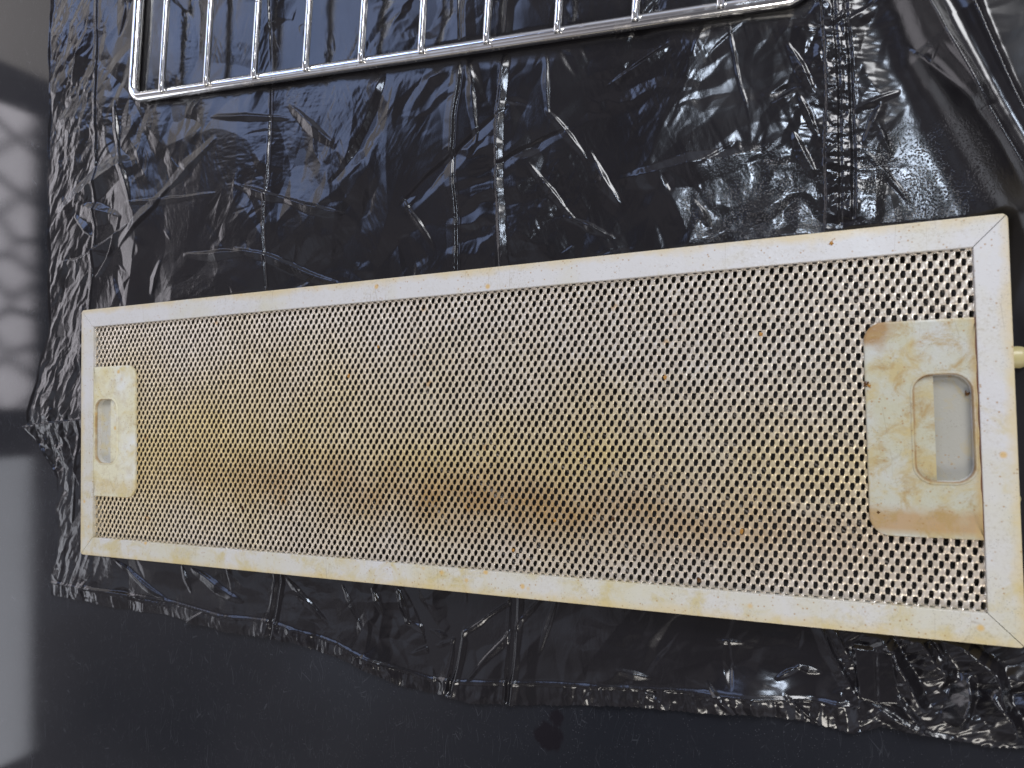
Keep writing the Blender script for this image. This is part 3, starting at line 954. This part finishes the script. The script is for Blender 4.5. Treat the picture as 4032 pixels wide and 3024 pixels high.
def handle(sgn):
    zp = ZT - 0.0006
    outer = rr(0.2054, 0.2438, -0.0417, 0.0420, 0.0072, 0.0004)
    slot = rr(0.2218, 0.2414, -0.0204, 0.0208, 0.0066, 0.0066)
    n = len(outer)

    def ofs(poly, d): return inset(poly, [d] * len(poly))
    loops = [(ofs(outer, 0.0), ZT - 0.0024), (ofs(outer, 0.0), zp - 0.0007), (ofs(outer, 0.00022), zp - 0.00018), (ofs(outer, 0.0008), zp),
             (ofs(slot, -0.0012), zp), (ofs(slot, -0.0007), zp + 0.00042), (ofs(slot, -0.0002), zp + 0.00042), (ofs(slot, 0.0001), zp - 0.0002), (ofs(slot, 0.0002), zp - 0.0012)]
    vs, fs = [], []
    for pl, z in loops:
        vs += [(sgn * x, y, z) for x, y in pl]
    for k in range(len(loops) - 1):
        for i in range(n):
            j = (i + 1) % n
            f = (k * n + i, k * n + j, (k + 1) * n + j, (k + 1) * n + i)
            fs.append(f if sgn > 0 else f[::-1])
    pl = link_mesh('handle_plate', vs, fs, M_plate, filt)
    # recess: walls, a shallow shelf and a deeper floor
    zs, zf = zp - 0.0013, zp - 0.0038
    xs = 0.2289
    sl = ofs(slot, 0.0002)
    vs, fs = [], []
    vs += [(sgn * x, y, zp - 0.0011) for x, y in ofs(slot, -0.0002)]
    vs += [(sgn * x, y, zf) for x, y in ofs(slot, 0.0003)]
    for i in range(n):
        j = (i + 1) % n
        f = (i, j, n + j, n + i)
        fs.append(f if sgn > 0 else f[::-1])
    fl = [(sgn * x, y, zf + 0.0001) for x, y in ofs(slot, 0.00028)]
    link_mesh('recess_floor', fl, [tuple(range(n)) if sgn > 0 else tuple(reversed(range(n)))], M_floor, pl)
    tr = link_mesh('recess_wall', vs, fs, M_tray, pl)
    # shelf (finger lip)
    sh = [(x, y) for x, y in ofs(slot, -0.0004) if x < xs]
    ys = [y for x, y in sh]
    poly = [p for p in sh] + []
    poly = sorted(poly, key=lambda p: p[1])
    poly = [(xs, min(ys))] + [(xs, max(ys))] + list(reversed(poly))
    if sgn < 0: poly = [(-x, y) for x, y in reversed(poly)]
    vs = [(x, y, zs - 0.0006) for x, y in poly] + [(x, y, zs) for x, y in poly]
    m = len(poly)
    fs = [(i, (i + 1) % m, m + (i + 1) % m, m + i) for i in range(m)] + [tuple(range(m, 2 * m)), tuple(reversed(range(m)))]
    link_mesh('finger_lip', vs, fs, M_plate, pl)
    return pl


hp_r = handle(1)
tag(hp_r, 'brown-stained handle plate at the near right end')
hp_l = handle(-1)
tag(hp_l, 'paler handle plate at the far left end')
# rusty grime line where the right plate meets its rail
link_mesh('grime_line', [(0.2434, y, ZT - 0.00045) for y in np.linspace(-0.0417, 0.042, 40)] + [(0.2434 - 0.00030 - 0.00035 * abs(math.sin(3 * k * 0.17)) * (1 if k > 8 else 0.3), y, ZT - 0.00055) for k, y in enumerate(np.linspace(-0.0417, 0.042, 40))],
          [(k, k + 1, 41 + k, 40 + k) for k in range(39)], M_gap, filt)


# locating pins on the right end
def lathe_x(name, prof, x0, y0, z0, mat, parent, seg=24):
    vs, fs = [], []
    for (dx, r) in prof:
        for k in range(seg):
            a = 2 * math.pi * k / seg
            vs.append((x0 + dx, y0 + r * math.cos(a), z0 + r * math.sin(a)))
    for q in range(len(prof) - 1):
        for k in range(seg):
            j = (k + 1) % seg
            fs.append((q * seg + k, q * seg + j, (q + 1) * seg + j, (q + 1) * seg + k))
    fs.append(tuple(range((len(prof) - 1) * seg, len(prof) * seg)))
    return link_mesh(name, vs, fs, mat, parent, True)


dome = [(-0.002, 0.0041)] + [(0.0022 + 0.0038 * math.sin(a), 0.0041 * math.cos(a)) for a in np.linspace(0, 1.5, 9)]
p1 = lathe_x('locating_pin', dome, XO, 0.0264, 0.0060, M_pin, filt)
p2 = lathe_x('locating_pin', [(d - 0.0048 if d > 0 else d, r * 0.8) for d, r in dome], XO, -0.0262, 0.0060, M_pin, filt)


# lumps of baked grease
def lump(x, y, z, r, mat, flat=0.45, seed=0):
    bm = bmesh.new()
    bmesh.ops.create_icosphere(bm, subdivisions=3, radius=1)
    rr_ = random.Random(seed)
    ph = [rr_.uniform(0, 6.28) for _ in range(6)]
    for v in bm.verts:
        c = v.co.copy()
        k = 1 + 0.22 * math.sin(3 * c.x + ph[0]) * math.sin(4 * c.y + ph[1]) + 0.16 * math.sin(7 * c.y + ph[2] + 3 * c.x) + 0.1 * math.sin(9 * c.x + ph[3])
        v.co = Vector((x + c.x * r * k, y + c.y * r * k * 1.2, z + c.z * r * flat))
    me = bpy.data.meshes.new('grease_lump')
    bm.to_mesh(me); bm.free()
    me.materials.append(mat)
    me.polygons.foreach_set('use_smooth', [True] * len(me.polygons))
    o = bpy.data.objects.new('grease_lump', me)
    C.objects.link(o)
    o.parent = filt
    return o


for k, (x, y, z, r, m) in enumerate(((0.2058, 0.0178, ZT - 0.0007, 0.0010, M_grease), (0.2068, 0.0172, ZT - 0.0004, 0.0006, M_amber),
                                    (-0.0433, 0.0295, ZM, 0.0009, M_amber), (0.1265, 0.0231, ZM, 0.0008, M_amber), (-0.0242, 0.0445, ZM, 0.0007, M_amber),
                                    (-0.1185, -0.0445, ZM, 0.0010, M_grease), (0.1388, -0.065, ZM, 0.0011, M_grease), (0.0732, -0.0424, ZM, 0.0008, M_amber),
                                    (0.195, 0.0752, ZT, 0.0007, M_amber), (0.1568, -0.0432, ZM, 0.0009, M_amber), (0.0517, -0.0578, ZM, 0.0007, M_amber),
                                    (0.1015, -0.0405, ZM, 0.0009, M_grease), (0.2402, 0.0133, ZT - 0.0035, 0.0008, M_grease),
                                    (0.2085, -0.0327, ZT - 0.0006, 0.0005, M_grease), (0.03, -0.031, ZM, 0.0008, M_grease), (0.167, 0.040, ZM, 0.0008, M_amber))):
    lump(x, y, z, r, m, 0.4, k)

# ------------------------------------------------------------------ oven rack
rack = bpy.data.objects.new('oven_rack', None)
C.objects.link(rack)
rack.location = (bx, by, 0.0)
rack.rotation_euler = (0, 0, -0.0866)
tag(rack, 'chromed wire oven rack lying on the bag behind the filter', 'oven rack')


def tube(name, pts, r, mat, parent, closed=False, seg=14, caps=True):
    pts = [Vector(p) for p in pts]
    n = len(pts)
    vs, fs = [], []
    for i, p in enumerate(pts):
        a = pts[i - 1] if (i > 0 or closed) else pts[i]
        b = pts[(i + 1) % n] if (i < n - 1 or closed) else pts[i]
        tdir = (b - a).normalized()
        up = Vector((0, 0, 1)) if abs(tdir.z) < 0.9 else Vector((1, 0, 0))
        s1 = tdir.cross(up).normalized(); s2 = s1.cross(tdir)
        for k in range(seg):
            an = 2 * math.pi * k / seg
            vs.append(p + (s1 * math.cos(an) + s2 * math.sin(an)) * r)
    m = n if closed else n - 1
    for i in range(m):
        for k in range(seg):
            j = (k + 1) % seg
            i2 = (i + 1) % n
            fs.append((i * seg + k, i * seg + j, i2 * seg + j, i2 * seg + k))
    if caps and not closed:
        fs.append(tuple(reversed(range(seg)))); fs.append(tuple(range((n - 1) * seg, n * seg)))
    return link_mesh(name, vs, fs, mat, parent, True)


RW, RD, RB = 0.404, 0.34, 0.0033
zc = 0.0016 + RB
loop = []
for cxx, cyy, a0 in ((RW - 0.008, 0.008, -90), (RW - 0.008, RD - 0.008, 0), (0.008, RD - 0.008, 90), (0.008, 0.008, 180)):
    for k in range(9):
        a = math.radians(a0 + 90 * k / 8)
        loop.append((cxx + 0.008 * math.cos(a), cyy + 0.008 * math.sin(a), zc))
tube('outer_frame', loop, RB, M_chrome, rack, closed=True, seg=24)
rw = 0.0019
zr = zc + RB + rw - 0.0007
for k in range(10):
    x = 0.0310 + 0.0376 * k
    bow = rng.normal(0, 0.0003)
    pts = [(x, -0.0012, zr - 0.0012), (x, 0.0002, zr - 0.0002), (x, 0.0035, zr)] + [(x + bow * math.sin(math.pi * q / 8), 0.0035 + (RD - 0.007) * q / 8, zr) for q in range(1, 9)] + [(x, RD + 0.001, zr - 0.0008)]
    w = tube('cross_wire', pts, rw, M_chrome, rack, seg=14)
    # weld bead at the near end
